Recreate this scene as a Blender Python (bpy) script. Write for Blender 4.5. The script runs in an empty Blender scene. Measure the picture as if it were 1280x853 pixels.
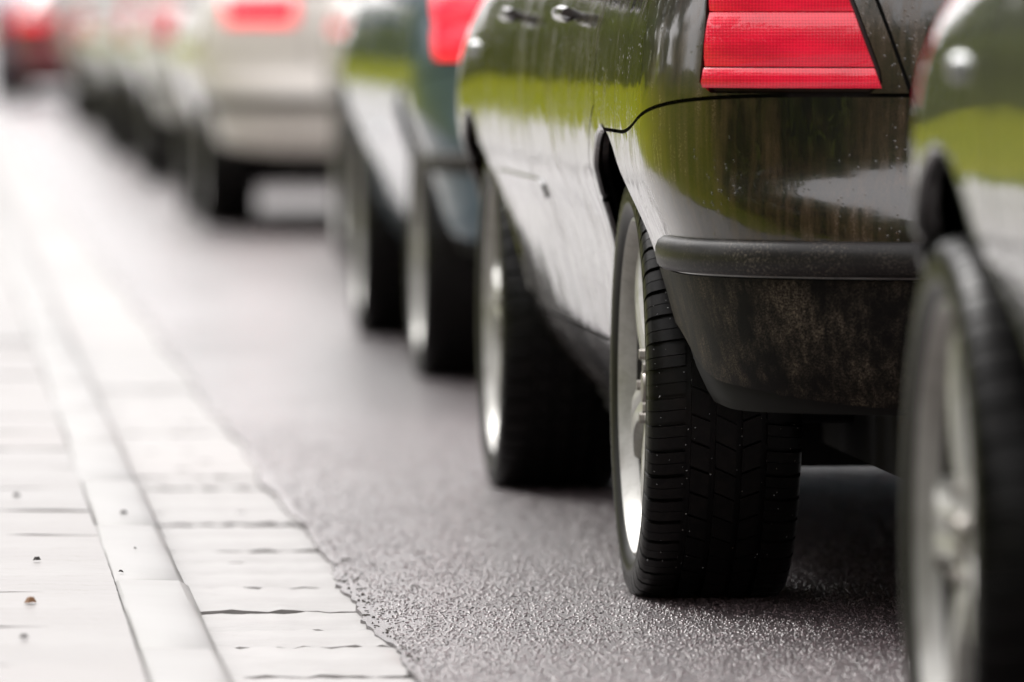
import bpy, bmesh, math, random
import numpy as np
from mathutils import Vector, Matrix
random.seed(7); rng = np.random.default_rng(7)
sc = bpy.context.scene
C = sc.collection
R = math.radians

# ------------------------------------------------------------------ camera, sky, sun, exposure
FPX = 9580.0                     # focal length in pixels of the 1280 wide photograph
CAM_H = 0.85
SLOPE = 0.0765                   # the street runs this far to the left per metre of depth
YAW = math.atan(SLOPE)
cam = bpy.data.cameras.new('camera'); camo = bpy.data.objects.new('camera', cam); C.objects.link(camo)
cam.sensor_width = 36.0; cam.lens = FPX / 1280 * 36
camo.location = (0, 0, CAM_H)
camo.rotation_euler = (R(90) - math.atan((426.5 - 30) / FPX), 0, 0)
cam.clip_start = 0.1; cam.clip_end = 3000
cam.dof.use_dof = True; cam.dof.focus_distance = 10.95; cam.dof.aperture_fstop = 3.7
sc.camera = camo

w = bpy.data.worlds.new('World'); sc.world = w; w.use_nodes = True
nt = w.node_tree; nt.nodes.clear()
sky = nt.nodes.new('ShaderNodeTexSky'); sky.sky_type = 'NISHITA'; sky.sun_disc = False
SUN_EL, SUN_AZ = 52.0, -35.0     # high, ahead and to the left, behind cloud
sky.sun_elevation = R(SUN_EL); sky.sun_rotation = R(SUN_AZ)
sky.air_density = 1.0; sky.dust_density = 6.0; sky.ozone_density = 1.0
hs = nt.nodes.new('ShaderNodeHueSaturation'); hs.inputs['Saturation'].default_value = 0.10
mx = nt.nodes.new('ShaderNodeMix'); mx.data_type = 'RGBA'; mx.inputs[0].default_value = 0.55
mx.inputs[7].default_value = (10.9, 10.5, 10.5, 1)       # even cloud cover
bg = nt.nodes.new('ShaderNodeBackground'); bg.inputs['Strength'].default_value = 0.15
wo = nt.nodes.new('ShaderNodeOutputWorld')
nt.links.new(sky.outputs[0], hs.inputs['Color']); nt.links.new(hs.outputs[0], mx.inputs[6])
nt.links.new(mx.outputs[2], bg.inputs['Color']); nt.links.new(bg.outputs[0], wo.inputs[0])
sun = bpy.data.lights.new('sun', 'SUN'); sun.energy = 1.2; sun.angle = R(25); sun.color = (1, 0.97, 0.93)
suno = bpy.data.objects.new('sun', sun); C.objects.link(suno)
az = R(-SUN_AZ); el = R(SUN_EL)
suno.rotation_euler = Vector((-math.sin(az) * math.cos(el), math.cos(az) * math.cos(el), math.sin(el))).to_track_quat('Z', 'Y').to_euler()
sc.view_settings.view_transform = 'Standard'; sc.view_settings.look = 'None'
sc.view_settings.gamma = 1.0; sc.view_settings.use_curve_mapping = False
sc.view_settings.exposure = 0.70
sc.render.engine = 'CYCLES'
sc.cycles.use_denoising = True
sc.cycles.max_bounces = 8; sc.cycles.glossy_bounces = 5; sc.cycles.caustics_reflective = False

# ------------------------------------------------------------------ materials
class NB:
    def __init__(s, name):
        s.m = bpy.data.materials.new(name); s.m.use_nodes = True
        s.t = s.m.node_tree; s.b = s.t.nodes['Principled BSDF']; s._c = None
    def n(s, typ, ins=None, **kw):
        q = s.t.nodes.new(typ)
        for k, v in kw.items(): setattr(q, k, v)
        for k, v in (ins or {}).items():
            if hasattr(v, 'node'): s.t.links.new(v, q.inputs[k])
            else: q.inputs[k].default_value = v
        return q
    def co(s, kind='Object'):
        if s._c is None: s._c = s.t.nodes.new('ShaderNodeTexCoord')
        return s._c.outputs[kind]
    def map(s, scale, kind='Object'):
        return s.n('ShaderNodeMapping', {'Vector': s.co(kind), 'Scale': scale}).outputs[0]
    def noise(s, scale, detail=4, rough=0.55, vec=None):
        return s.n('ShaderNodeTexNoise', {'Vector': vec or s.co(), 'Scale': scale, 'Detail': detail, 'Roughness': rough}).outputs[0]
    def ramp(s, fac, stops):
        q = s.n('ShaderNodeValToRGB', {'Fac': fac}); e = q.color_ramp.elements
        while len(e) < len(stops): e.new(0.5)
        for i, (p, c) in enumerate(stops):
            e[i].position = p; e[i].color = (c, c, c, 1) if not isinstance(c, tuple) else (*c, 1)
        return q.outputs[0]
    def mix(s, fac, a, b):
        q = s.n('ShaderNodeMix', data_type='RGBA')
        for i, v in ((0, fac), (6, a), (7, b)):
            if hasattr(v, 'node'): s.t.links.new(v, q.inputs[i])
            else: q.inputs[i].default_value = (*v, 1) if isinstance(v, tuple) else v
        return q.outputs[2]
    def mul(s, a, b, op='MULTIPLY'):
        q = s.n('ShaderNodeMath', operation=op)
        for i, v in ((0, a), (1, b)):
            if hasattr(v, 'node'): s.t.links.new(v, q.inputs[i])
            else: q.inputs[i].default_value = v
        return q.outputs[0]
    def bump(s, h, strength, dist, normal=None):
        ins = {'Height': h, 'Strength': strength, 'Distance': dist}
        if normal: ins['Normal'] = normal
        return s.n('ShaderNodeBump', ins).outputs[0]
    def set(s, **kw):
        for k, v in kw.items():
            k = k.replace('_', ' ')
            if hasattr(v, 'node'): s.t.links.new(v, s.b.inputs[k])
            else: s.b.inputs[k].default_value = (*v, 1) if isinstance(v, tuple) and len(v) == 3 else v
        return s

M = {}
def simple(name, col, rough=0.5, metal=0.0, **kw):
    q = NB(name); q.set(Base_Color=col, Roughness=rough, Metallic=metal, **kw); M[name] = q.m; return q

def paint(name, col, metal=0.0, rough=0.35, dirt=0.25):
    q = NB(name)
    n1 = q.ramp(q.noise(3.0, 5, 0.7), [(0.45, 0.0), (0.8, 1.0)])
    n2 = q.ramp(q.noise(180, 2, 0.6), [(0.4, 0.2), (0.7, 1.0)])
    d = q.mul(q.mul(n1, n2), dirt)
    q.set(Base_Color=q.mix(d, col, (0.20, 0.17, 0.14)), Metallic=metal, Roughness=rough, Coat_Weight=1.0,
          Coat_Roughness=q.mul(q.mul(d, 0.5), 0.03, 'ADD'), Coat_IOR=1.55, Coat_Normal=q.bump(q.noise(4.5, 3, 0.6), 0.2, 0.012))
    M[name] = q.m

def dirty_black():
    # glossy black lacquer with rain streaked road film, tinted orange for a reflected indicator
    q = NB('black_paint')
    streak = q.ramp(q.noise(1.0, 4, 0.6, q.map((70, 70, 5))), [(0.40, 0.0), (0.68, 1.0)])
    fine = q.ramp(q.noise(420, 3, 0.7), [(0.42, 0.0), (0.62, 1.0)])
    big = q.ramp(q.noise(5.5, 4, 0.6), [(0.38, 0.0), (0.62, 1.0)])
    d = q.mul(q.mul(q.mul(streak, 0.75), q.mul(fine, 0.35), 'ADD'), big)
    d = q.mul(d, 0.36)
    drops = q.ramp(q.n('ShaderNodeTexVoronoi', {'Vector': q.co(), 'Scale': 95.0}).outputs['Distance'], [(0.10, 1.0), (0.22, 0.0)])
    dm = q.mul(drops, q.ramp(q.noise(9, 3), [(0.50, 0.0), (0.6, 1.0)]))
    q.set(Base_Color=q.mix(d, (0.0022, 0.0022, 0.0024), (0.19, 0.105, 0.052)), Roughness=0.30, Coat_Weight=1.0,
          Coat_Roughness=q.mul(q.mul(d, 0.9), 0.02, 'ADD'), Coat_IOR=1.75,
          Coat_Normal=q.bump(dm, 0.35, 0.002, q.bump(q.noise(5.0, 3, 0.6), 0.22, 0.012)))
    M['black_paint'] = q.m

def plastic():
    q = NB('dirty_plastic')                              # textured black bumper plastic with dried spray
    sp = q.ramp(q.noise(520, 3, 0.85), [(0.50, 0.0), (0.58, 1.0)])
    big = q.ramp(q.noise(7.0, 5, 0.65, q.map((1.6, 1.6, 1.0))), [(0.40, 0.05), (0.62, 1.0)])
    streak = q.ramp(q.noise(1.0, 4, 0.6, q.map((90, 90, 9))), [(0.38, 0.2), (0.66, 1.0)])
    sx = q.n('ShaderNodeSeparateXYZ', {'Vector': q.co()}).outputs[0]        # spray thrown up beside the wheels
    spray = q.ramp(q.mul(q.mul(sx, 0.0, 'ADD'), -1.0, 'MULTIPLY'), [(0.50, 0.65), (0.74, 1.0)])
    d = q.mul(q.mul(q.mul(sp, big), streak), spray)
    q.set(Base_Color=q.mix(d, (0.003, 0.0026, 0.0026), (0.30, 0.24, 0.175)), Roughness=q.mul(q.mul(d, 0.3), 0.55, 'ADD'), Specular_IOR_Level=0.12,
          Normal=q.bump(q.noise(420, 3, 0.8), 0.5, 0.001))
    M['dirty_plastic'] = q.m
    q = NB('strip_rubber')
    sp = q.ramp(q.noise(260, 4, 0.75), [(0.52, 0.0), (0.68, 1.0)])
    big = q.ramp(q.noise(7.0, 3, 0.6), [(0.40, 0.0), (0.64, 1.0)])
    q.set(Base_Color=q.mix(q.mul(q.mul(sp, big), 0.7), (0.008, 0.007, 0.007), (0.30, 0.25, 0.20)), Roughness=0.45, Coat_Weight=0.04, Specular_IOR_Level=0.35,
          Normal=q.bump(q.noise(900, 2), 0.2, 0.0005))
    M['strip_rubber'] = q.m

def tyre_mat():
    q = NB('wet_rubber')
    n = q.noise(60, 4, 0.7)
    q.set(Base_Color=q.mix(q.ramp(n, [(0.45, 0.0), (0.75, 1.0)]), (0.003, 0.0027, 0.0027), (0.011, 0.009, 0.008)),
          Roughness=0.40, Specular_IOR_Level=0.24, Coat_Weight=0.05, Coat_Roughness=0.12, Normal=q.bump(q.noise(350, 3), 0.3, 0.0006))
    M['wet_rubber'] = q.m

def lens(name, col, emit, grid=460.0):
    q = NB(name)
    wv = [q.n('ShaderNodeTexWave', {'Vector': q.co(), 'Scale': grid / 6.283}, bands_direction=a).outputs[0] for a in ('X', 'Z')]
    g = q.mul(wv[0], wv[1], 'ADD')
    ax = q.n('ShaderNodeVectorMath', {0: q.co()}, operation='ABSOLUTE').outputs[0]
    dv = q.n('ShaderNodeVectorMath', {0: q.n('ShaderNodeVectorMath', {0: ax, 1: (1, 0, 1)}, operation='MULTIPLY').outputs[0], 1: (0.655, 0, 0.826)}, operation='DISTANCE').outputs['Value']
    ring = q.mul(q.mul(q.mul(dv, 800.0), 0.0, 'SINE'), q.ramp(dv, [(0.025, 1.0), (0.060, 0.0)]))
    shade = q.ramp(q.mul(q.mul(q.mul(g, q.mul(ring, 0.0), 'ADD'), 0.22), q.mul(q.noise(1.0, 3, 0.6, q.map((9, 9, 34))), 0.75), 'ADD'), [(0.38, 0.0), (0.80, 1.0)])
    cc = q.mix(shade, tuple(0.55 * v for v in col), col)
    q.set(Base_Color=cc, Roughness=0.18, Coat_Weight=1.0, Coat_Roughness=0.02, Normal=q.bump(q.mul(g, q.mul(ring, 0.0), 'ADD'), 0.22, 0.001),
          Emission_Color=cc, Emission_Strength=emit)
    M[name] = q.m

paint('grey_paint', (0.10, 0.105, 0.10), 0.6, 0.35, 0.4)
paint('teal_paint', (0.065, 0.12, 0.165), 0.4, 0.35)
paint('olive_paint', (0.17, 0.17, 0.13), 0.5, 0.35)
paint('beige_paint', (0.76, 0.715, 0.665), 0.0, 0.4, 0.12)
paint('white_paint', (0.80, 0.80, 0.785), 0.0, 0.4, 0.12)
paint('silver_paint', (0.64, 0.65, 0.64), 0.2, 0.35, 0.12)
paint('cream_paint', (0.70, 0.68, 0.62), 0.1, 0.4, 0.12)
paint('red_paint', (0.22, 0.022, 0.03), 0.2, 0.35, 0.2)
paint('blue_paint', (0.03, 0.05, 0.18), 0.3, 0.35, 0.2)
dirty_black(); plastic(); tyre_mat()
simple('black_trim', (0.007, 0.007, 0.007), 0.45)
simple('dark_void', (0.004, 0.004, 0.004), 0.9)
simple('liner', (0.010, 0.009, 0.009), 0.8)
simple('glass', (0.010, 0.012, 0.012), 0.03, Coat_Weight=1.0, Coat_Roughness=0.01)
simple('chrome', (0.72, 0.72, 0.70), 0.12, 1.0)
simple('steel', (0.32, 0.30, 0.28), 0.45, 1.0)
simple('barrel', (0.018, 0.016, 0.014), 0.6, 0.3)
simple('plate', (0.62, 0.62, 0.58), 0.35)
simple('clear_lens', (0.30, 0.31, 0.31), 0.10, 0.5, Coat_Weight=1.0)
simple('amber_lens', (0.75, 0.22, 0.02), 0.15, Coat_Weight=1.0, Emission_Color=(1.0, 0.28, 0.02), Emission_Strength=14.0)
simple('droplet', (0.75, 0.76, 0.78), 0.05, Coat_Weight=1.0)
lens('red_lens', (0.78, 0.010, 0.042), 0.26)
lens('lit_red_lens', (0.80, 0.006, 0.022), 1.8)
q = NB('alloy')
n = q.ramp(q.noise(30, 4, 0.7), [(0.45, 0.0), (0.8, 1.0)])
q.set(Base_Color=q.mix(q.mul(n, 0.45), (0.48, 0.475, 0.45), (0.13, 0.105, 0.08)), Metallic=0.30, Roughness=0.38, Coat_Weight=0.3)
M['alloy'] = q.m

# ------------------------------------------------------------------ helpers
def link(o, parent=None):
    C.objects.link(o)
    if parent: o.parent = parent
    return o
def mesh_obj(name, V, F, mat, parent=None, smooth=True):
    me = bpy.data.meshes.new(name)
    me.from_pydata([tuple(map(float, v)) for v in V], [], [tuple(f) for f in F]); me.update()
    if mat: me.materials.append(M[mat])
    if smooth:
        me.polygons.foreach_set('use_smooth', [True] * len(me.polygons))
        me.set_sharp_from_angle(angle=R(38))
    return link(bpy.data.objects.new(name, me), parent)
def tag(o, label, cat, group=None):
    o['label'] = label; o['category'] = cat
    if group: o['group'] = group
    return o
def struct(o): o['kind'] = 'structure'; return o
def empty(name, loc=(0, 0, 0), rz=0):
    o = bpy.data.objects.new(name, None); o.location = loc; o.rotation_euler = (0, 0, rz); o.empty_display_size = 0.2
    return link(o)
def box_vf(x0, x1, y0, y1, z0, z1):
    V = [(x, y, z) for z in (z0, z1) for y in (y0, y1) for x in (x0, x1)]
    return V, [(0, 2, 3, 1), (4, 5, 7, 6), (0, 1, 5, 4), (1, 3, 7, 5), (3, 2, 6, 7), (2, 0, 4, 6)]
class MB:
    def __init__(s): s.V = []; s.F = []
    def add(s, V, F):
        k = len(s.V); s.V += [tuple(v) for v in V]; s.F += [tuple(i + k for i in f) for f in F]; return s
    def box(s, *a): return s.add(*box_vf(*a))
    def tube(s, pts, rad, n=8):
        pts = [Vector(p) for p in pts]; V = []; F = []
        for i, p in enumerate(pts):
            t = (pts[min(i + 1, len(pts) - 1)] - pts[max(i - 1, 0)]).normalized()
            a = t.orthogonal().normalized(); b = t.cross(a); r = rad[i] if isinstance(rad, (list, tuple)) else rad
            V += [p + (a * math.cos(k * 2 * math.pi / n) + b * math.sin(k * 2 * math.pi / n)) * r for k in range(n)]
        for i in range(len(pts) - 1):
            for k in range(n):
                F.append((i * n + k, i * n + (k + 1) % n, (i + 1) * n + (k + 1) % n, (i + 1) * n + k))
        F.append(tuple(range(n))[::-1]); F.append(tuple((len(pts) - 1) * n + k for k in range(n)))
        return s.add(V, F)
    def lathe(s, prof, n=64, a0=0.0, a1=2 * math.pi, closed=True):      # axis x, prof = [(x, r)]
        m = n if closed else n + 1; V = []; F = []
        for i in range(m):
            a = a0 + (a1 - a0) * i / n
            V += [(x, r * math.cos(a), r * math.sin(a)) for x, r in prof]
        p = len(prof)
        for i in range(n):
            j = (i + 1) % m
            for k in range(p - 1): F.append((i * p + k, i * p + k + 1, j * p + k + 1, j * p + k))
        return s.add(V, F)
    def build(s, name, mat, parent=None, smooth=True): return mesh_obj(name, s.V, s.F, mat, parent, smooth)

# a surface is (V, N, F): points, normals, faces. clip keeps the side where f > 0
def normals(V, F):
    N = np.zeros_like(V)
    for f in F:
        p = V[list(f)]
        n = np.cross(p[2] - p[0], p[-1] - p[1]) if len(f) > 3 else np.cross(p[1] - p[0], p[2] - p[0])
        for i in f: N[i] += n
    l = np.linalg.norm(N, axis=1); l[l < 1e-12] = 1
    return N / l[:, None]
def clip(S, fun):
    V, N, F = S
    f = fun(V); f = np.where(np.abs(f) < 1e-7, 1e-7, f)
    nV = list(V); nN = list(N); out = []; cache = {}
    pos = f > 0
    for fc in F:
        c = sum(bool(pos[i]) for i in fc)
        if c == len(fc): out.append(fc); continue
        if c == 0: continue
        poly = []
        for k in range(len(fc)):
            a, b = fc[k], fc[(k + 1) % len(fc)]
            if pos[a]: poly.append(a)
            if pos[a] != pos[b]:
                key = (min(a, b), max(a, b))
                if key not in cache:
                    t = f[a] / (f[a] - f[b])
                    nV.append(V[a] + (V[b] - V[a]) * t); nN.append(N[a] + (N[b] - N[a]) * t); cache[key] = len(nV) - 1
                poly.append(cache[key])
        if len(poly) >= 3: out.append(tuple(poly))
    used = sorted({i for fc in out for i in fc}); mp = {u: i for i, u in enumerate(used)}
    if not used: return (np.zeros((0, 3)), np.zeros((0, 3)), [])
    return (np.array([nV[i] for i in used]), np.array([nN[i] for i in used]), [tuple(mp[i] for i in fc) for fc in out])
def offset(S, d): return (S[0] + S[1] * d, S[1], S[2])
def skin(name, S, mat, parent, fold=0.012, round_=0.003):
    """a panel: the surface with its rim turned inwards"""
    V, N, F = S
    if not F: return None
    cnt = {}
    for fc in F:
        for k in range(len(fc)):
            a, b = fc[k], fc[(k + 1) % len(fc)]; cnt[(a, b)] = 1
    V2 = [tuple(v) for v in V]; F2 = list(F)
    if fold:
        mp = {}
        def ins(i, d, lvl):
            if (i, lvl) not in mp: V2.append(tuple(V[i] - N[i] * d)); mp[(i, lvl)] = len(V2) - 1
            return mp[(i, lvl)]
        for (a, b) in list(cnt):
            if (b, a) not in cnt:
                a1, b1, a2, b2 = ins(a, 0.0, 0), ins(b, 0.0, 0), ins(a, fold, 1), ins(b, fold, 1)
                F2.append((b1, a1, a2, b2))
    return mesh_obj(name, V2, F2, mat, parent)
def mn(*a): return np.minimum.reduce(a)
def ss(x, a, b):
    t = np.clip((x - a) / (b - a), 0, 1); return t * t * (3 - 2 * t)

# ------------------------------------------------------------------ street (local frame: x across from the kerb edge, y along the street)
street_rot = (0, 0, YAW)
STREET_O = Vector((0.35, 0, 0))            # the kerb edge where depth is zero
ux = Vector((math.cos(YAW), math.sin(YAW), 0)); uy = Vector((-math.sin(YAW), math.cos(YAW), 0))
def sw(q, s, z=0.0): return STREET_O + ux * q + uy * s + Vector((0, 0, z))
def place(o, q, s, z=0.0, rz=0.0):
    o.location = sw(q, s, z); o.rotation_euler = (0, 0, YAW + rz); return o
KERB_H = 0.06; GUT = 0.285

def asphalt():
    q = NB('wet_asphalt')
    vo = q.n('ShaderNodeTexVoronoi', {'Vector': q.co(), 'Scale': 170.0, 'Randomness': 1.0})
    stone = q.ramp(vo.outputs['Distance'], [(0.0, 1.0), (0.62, 0.0)])
    h = q.mul(stone, q.mul(q.noise(330, 3, 0.7), 0.9), 'ADD')
    big = q.noise(0.9, 4, 0.6); wet = q.ramp(q.noise(1.1, 5, 0.65, q.map((1.0, 0.35, 1))), [(0.38, 0.0), (0.62, 1.0)])
    col = q.mix(vo.outputs['Color'], (0.015, 0.0105, 0.0115), (0.11, 0.084, 0.088))
    col = q.mix(q.mul(q.ramp(big, [(0.4, 0.0), (0.7, 1.0)]), 0.5), col, (0.060, 0.052, 0.054))
    nb = q.bump(h, 0.6, 0.003)
    q.set(Base_Color=col, Roughness=0.38, Normal=nb, Coat_Weight=q.ramp(q.noise(150, 3, 0.75), [(0.40, 0.30), (0.58, 0.95)]), Coat_IOR=1.33,
          Coat_Roughness=q.mul(q.mul(wet, -0.10), 0.24, 'ADD'), Coat_Normal=q.bump(h, 0.42, 0.003))
    M['wet_asphalt'] = q.m
    q = NB('wet_stone')
    n1 = q.noise(14, 6, 0.7); n2 = q.ramp(q.noise(3.0, 5, 0.65), [(0.35, 0.0), (0.7, 1.0)])
    pit = q.ramp(q.noise(120, 3, 0.7), [(0.60, 0.0), (0.72, 1.0)])
    grain = q.noise(1.0, 4, 0.7, q.map((9, 70, 30)))
    col = q.mix(n2, (0.285, 0.276, 0.270), (0.215, 0.204, 0.197))
    col = q.mix(q.mul(pit, q.ramp(q.noise(5, 3), [(0.48, 0.0), (0.62, 0.8)])), col, (0.16, 0.13, 0.11))
    q.set(Base_Color=col, Roughness=0.55, Coat_Weight=0.25, Coat_IOR=1.33, Coat_Roughness=0.25,
          Normal=q.bump(q.mul(n1, q.mul(grain, 0.6), 'ADD'), 0.35, 0.006))
    M['wet_stone'] = q.m
    q = NB('paving_stone')
    n1 = q.noise(30, 5, 0.7, q.map((1, 1, 1), 'Object')); n2 = q.ramp(q.noise(2.6, 5, 0.65), [(0.35, 0.0), (0.7, 1.0)])
    rn = q.n('ShaderNodeObjectInfo').outputs['Random']
    col = q.mix(n2, (0.235, 0.226, 0.221), (0.18, 0.170, 0.165)); col = q.mix(q.mul(rn, 0.5), col, (0.21, 0.192, 0.184))
    st = q.mul(q.ramp(q.noise(1.0, 5, 0.7, q.map((5, 22, 1))), [(0.52, 0.0), (0.66, 1.0)]), q.ramp(q.noise(80, 4, 0.8), [(0.45, 0.0), (0.62, 0.8)]))
    col = q.mix(st, col, (0.10, 0.075, 0.062))
    q.set(Base_Color=col, Roughness=0.55, Coat_Weight=0.25, Coat_IOR=1.33, Coat_Roughness=0.25, Normal=q.bump(n1, 0.3, 0.004)); M['paving_stone'] = q.m
    q = NB('kerb_stone')
    n1 = q.noise(40, 5, 0.7); n2 = q.ramp(q.noise(2.2, 4, 0.6), [(0.4, 0.0), (0.7, 1.0)])
    pit = q.ramp(q.noise(90, 3, 0.7), [(0.66, 0.0), (0.74, 1.0)])
    col = q.mix(n2, (0.245, 0.240, 0.236), (0.215, 0.209, 0.204)); col = q.mix(pit, col, (0.22, 0.19, 0.17))
    q.set(Base_Color=col, Roughness=0.55, Coat_Weight=0.2, Coat_IOR=1.33, Coat_Roughness=0.25, Normal=q.bump(n1, 0.2, 0.003))
    M['kerb_stone'] = q.m
    q = NB('grass')
    n1 = q.ramp(q.noise(0.35, 5, 0.7), [(0.35, 0.0), (0.65, 1.0)]); n2 = q.noise(60, 3, 0.7)
    q.set(Base_Color=q.mix(n1, (0.11, 0.135, 0.006), (0.23, 0.225, 0.010)), Roughness=0.9, Specular_IOR_Level=0.0,
          Normal=q.bump(n2, 0.8, 0.03))
    M['grass'] = q.m
    simple('pale_joint', (0.17, 0.155, 0.145), 0.7)
    simple('joint', (0.035, 0.028, 0.024), 0.8)
    q = NB('paving_far')
    br = q.n('ShaderNodeTexBrick', {'Vector': q.co(), 'Scale': 1.0, 'Mortar Size': 0.006, 'Brick Width': 0.6, 'Row Height': 0.4,
             'Color1': (0.22, 0.211, 0.206, 1), 'Color2': (0.195, 0.186, 0.180, 1), 'Mortar': (0.16, 0.14, 0.13, 1)})
    q.set(Base_Color=br.outputs[0], Roughness=0.55, Coat_Weight=0.25, Coat_IOR=1.33, Coat_Roughness=0.25, Normal=q.bump(q.noise(14, 5, 0.7), 0.3, 0.005))
    M['paving_far'] = q.m
asphalt()

def strip(name, q0, q1, s0, s1, z, mat):
    o = mesh_obj(name, [(q0, s0, 0), (q1, s0, 0), (q1, s1, 0), (q0, s1, 0)], [(0, 1, 2, 3)], mat, None, False)
    place(o, 0, 0, z); return struct(o)

# ground to the horizon
V = []; F = []
for i, q_ in enumerate((-900, -60, -9.0, -5.5, -1.44, -1.42, 60, 900)):
    for s_ in (-400, -20, 200, 1500):
        V.append((q_, s_, {-900: 3.4, -60: 2.6, -9.0: 1.7, -5.5: 0.9, -1.44: 0.045}.get(q_, -0.15)))
for i in range(7):
    for k in range(3): F.append((i * 4 + k, (i + 1) * 4 + k, (i + 1) * 4 + k + 1, i * 4 + k + 1))
g = mesh_obj('ground', V, F, 'grass'); place(g, 0, 0); struct(g)

# road sheet with a ragged edge along the gutter stones
V = []; F = []; ss_ = [-40, -5] + list(np.arange(4, 30, 0.035)) + list(range(30, 420, 10))
for s_ in ss_:
    j = 0.008 * math.sin(s_ * 2.1) + 0.005 * math.sin(s_ * 7.3 + 1) + random.uniform(-0.004, 0.004) if s_ < 30 else 0
    V += [(GUT - 0.004 + j, s_, -0.02), (GUT - 0.003 + j, s_, 0.0), (GUT + 0.30, s_, 0.0), (7.4, s_, 0.0)]
for i in range(len(ss_) - 1):
    for k in range(3): F.append((i * 4 + k, i * 4 + k + 1, (i + 1) * 4 + k + 1, (i + 1) * 4 + k))
road = mesh_obj('road', V, F, 'wet_asphalt', None, False); place(road, 0, 0); struct(road)
# loose wet chippings standing proud of the asphalt, and crumbs along its edge
def chippings(name, n, qs, ssv, hw, h, mat):
    r = rng; k = 4; a = r.uniform(0, 6.28, n)[:, None] + np.arange(k)[None] * 2 * math.pi / k + r.uniform(-0.4, 0.4, (n, k))
    hw = hw[:, None] * r.uniform(0.7, 1.25, (n, k)); bx = qs[:, None] + hw * np.cos(a); by = ssv[:, None] + hw * np.sin(a)
    tx = qs[:, None] + hw * 0.6 * np.cos(a) + (r.uniform(-0.3, 0.3, n) * hw[:, 0])[:, None]; ty = ssv[:, None] + hw * 0.6 * np.sin(a)
    tz = h[:, None] * r.uniform(0.7, 1.15, (n, k))
    V = np.stack([np.concatenate([bx, tx], 1), np.concatenate([by, ty], 1), np.concatenate([np.full((n, k), -0.0006), tz], 1)], 2).reshape(-1, 3)
    base = (np.arange(n) * 8)[:, None, None]
    f = np.array([[0, 1, 5, 4], [1, 2, 6, 5], [2, 3, 7, 6], [3, 0, 4, 7], [4, 5, 6, 7]])[None]
    F = (base + f).reshape(-1, 4); me = bpy.data.meshes.new(name)
    me.vertices.add(len(V)); me.vertices.foreach_set('co', V.ravel()); me.loops.add(F.size); me.loops.foreach_set('vertex_index', F.ravel().astype(np.int32))
    me.polygons.add(len(F)); me.polygons.foreach_set('loop_start', np.arange(0, F.size, 4, dtype=np.int32)); me.polygons.foreach_set('loop_total', np.full(len(F), 4, dtype=np.int32))
    me.update(calc_edges=True); me.validate(); me.materials.append(M[mat])
    o = link(bpy.data.objects.new(name, me), road); o['kind'] = 'stuff'; return o
q = NB('chipping')
vv = q.n('ShaderNodeTexWhiteNoise', {'Vector': q.n('ShaderNodeVectorMath', {0: q.co(), 1: (0.006, 0.006, 10.0)}, operation='SNAP').outputs[0]}, noise_dimensions='3D').outputs[0]
q.set(Base_Color=q.mix(vv, (0.010, 0.0065, 0.007), (0.155, 0.115, 0.121)), Roughness=0.30, Coat_Weight=0.6, Coat_IOR=1.33, Coat_Roughness=0.12); M['chipping'] = q.m
N_ = 105000; sd = 8.6 + 9.4 * (1 - np.sqrt(1 - rng.random(N_) * 0.97)); qd = GUT + 0.01 + 1.75 * rng.random(N_)
chippings('chippings', N_, qd, sd, rng.uniform(0.0018, 0.0042, N_), rng.uniform(0.0004, 0.0020, N_), 'chipping')
n2 = 130; se = rng.uniform(9.6, 12.6, n2); chippings('edge_crumbs', n2, GUT + 0.002 + 0.008 * np.sin(se * 2.1) + 0.005 * np.sin(se * 7.3 + 1) + 0.016 * np.abs(rng.normal(size=n2)), se, rng.uniform(0.0015, 0.0045, n2), rng.uniform(0.0006, 0.003, n2), 'joint')
mk = strip('lane_marking', 3.72, 3.84, -40, 420, 0.004, 'white_paint')
strip('far_pavement', 7.4, 10.0, -40, 420, 0.05, 'paving_far')

# gutter: bed plus single stones near, one strip beyond
bed = strip('gutter', -0.03, GUT + 0.05, -40, 420, -0.030, 'joint')
def stone_mesh(name, lx, ly, h, mat, jit=0.006, nx=6, ny=5, chip=0.0, bev=0.008, seed=0):
    r = random.Random(seed); V = []; F = []
    cv = [0.0] * (nx + 1)                                # a few worn notches along the long edges
    for _ in range(2):
        c0 = r.randrange(nx + 1); ln = r.randint(1, 4); dp = r.uniform(0.15, 1.0)
        for i in range(nx + 1): cv[i] = max(cv[i], dp * max(0, 1 - abs(i - c0) / ln) * r.uniform(0.6, 1.0))
    for j in range(ny + 1):
        for i in range(nx + 1):
            x = lx * (i / nx - 0.5); y = ly * (j / ny - 0.5); e = i in (0, nx) or j in (0, ny)
            if j in (0, ny): y += r.uniform(-jit, jit) + (chip * cv[i] if j == 0 else chip * cv[-1 - i]) * (1 if j == 0 else -1)
            if i in (0, nx): x += r.uniform(-jit, jit) * 0.5
            V.append((x, y, (-bev * r.uniform(0.3, 1.3) if e else 0) + r.uniform(-0.0010, 0.0010)))
    for j in range(ny):
        for i in range(nx): a = j * (nx + 1) + i; F.append((a, a + 1, a + nx + 2, a + nx + 1))
    rim = [i for i in range(nx + 1)] + [j * (nx + 1) + nx for j in range(1, ny + 1)] + [ny * (nx + 1) + i for i in range(nx - 1, -1, -1)] + [j * (nx + 1) for j in range(ny - 1, 0, -1)]
    k = len(V); V += [(V[i][0], V[i][1], -h) for i in rim]
    for a in range(len(rim)):
        b = (a + 1) % len(rim); F.append((rim[b], rim[a], k + a, k + b))
    me = bpy.data.meshes.new(name); me.from_pydata(V, [], F); me.materials.append(M[mat]); me.update()
    me.polygons.foreach_set('use_smooth', [True] * len(me.polygons)); me.set_sharp_from_angle(angle=R(50))
    return me
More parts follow.
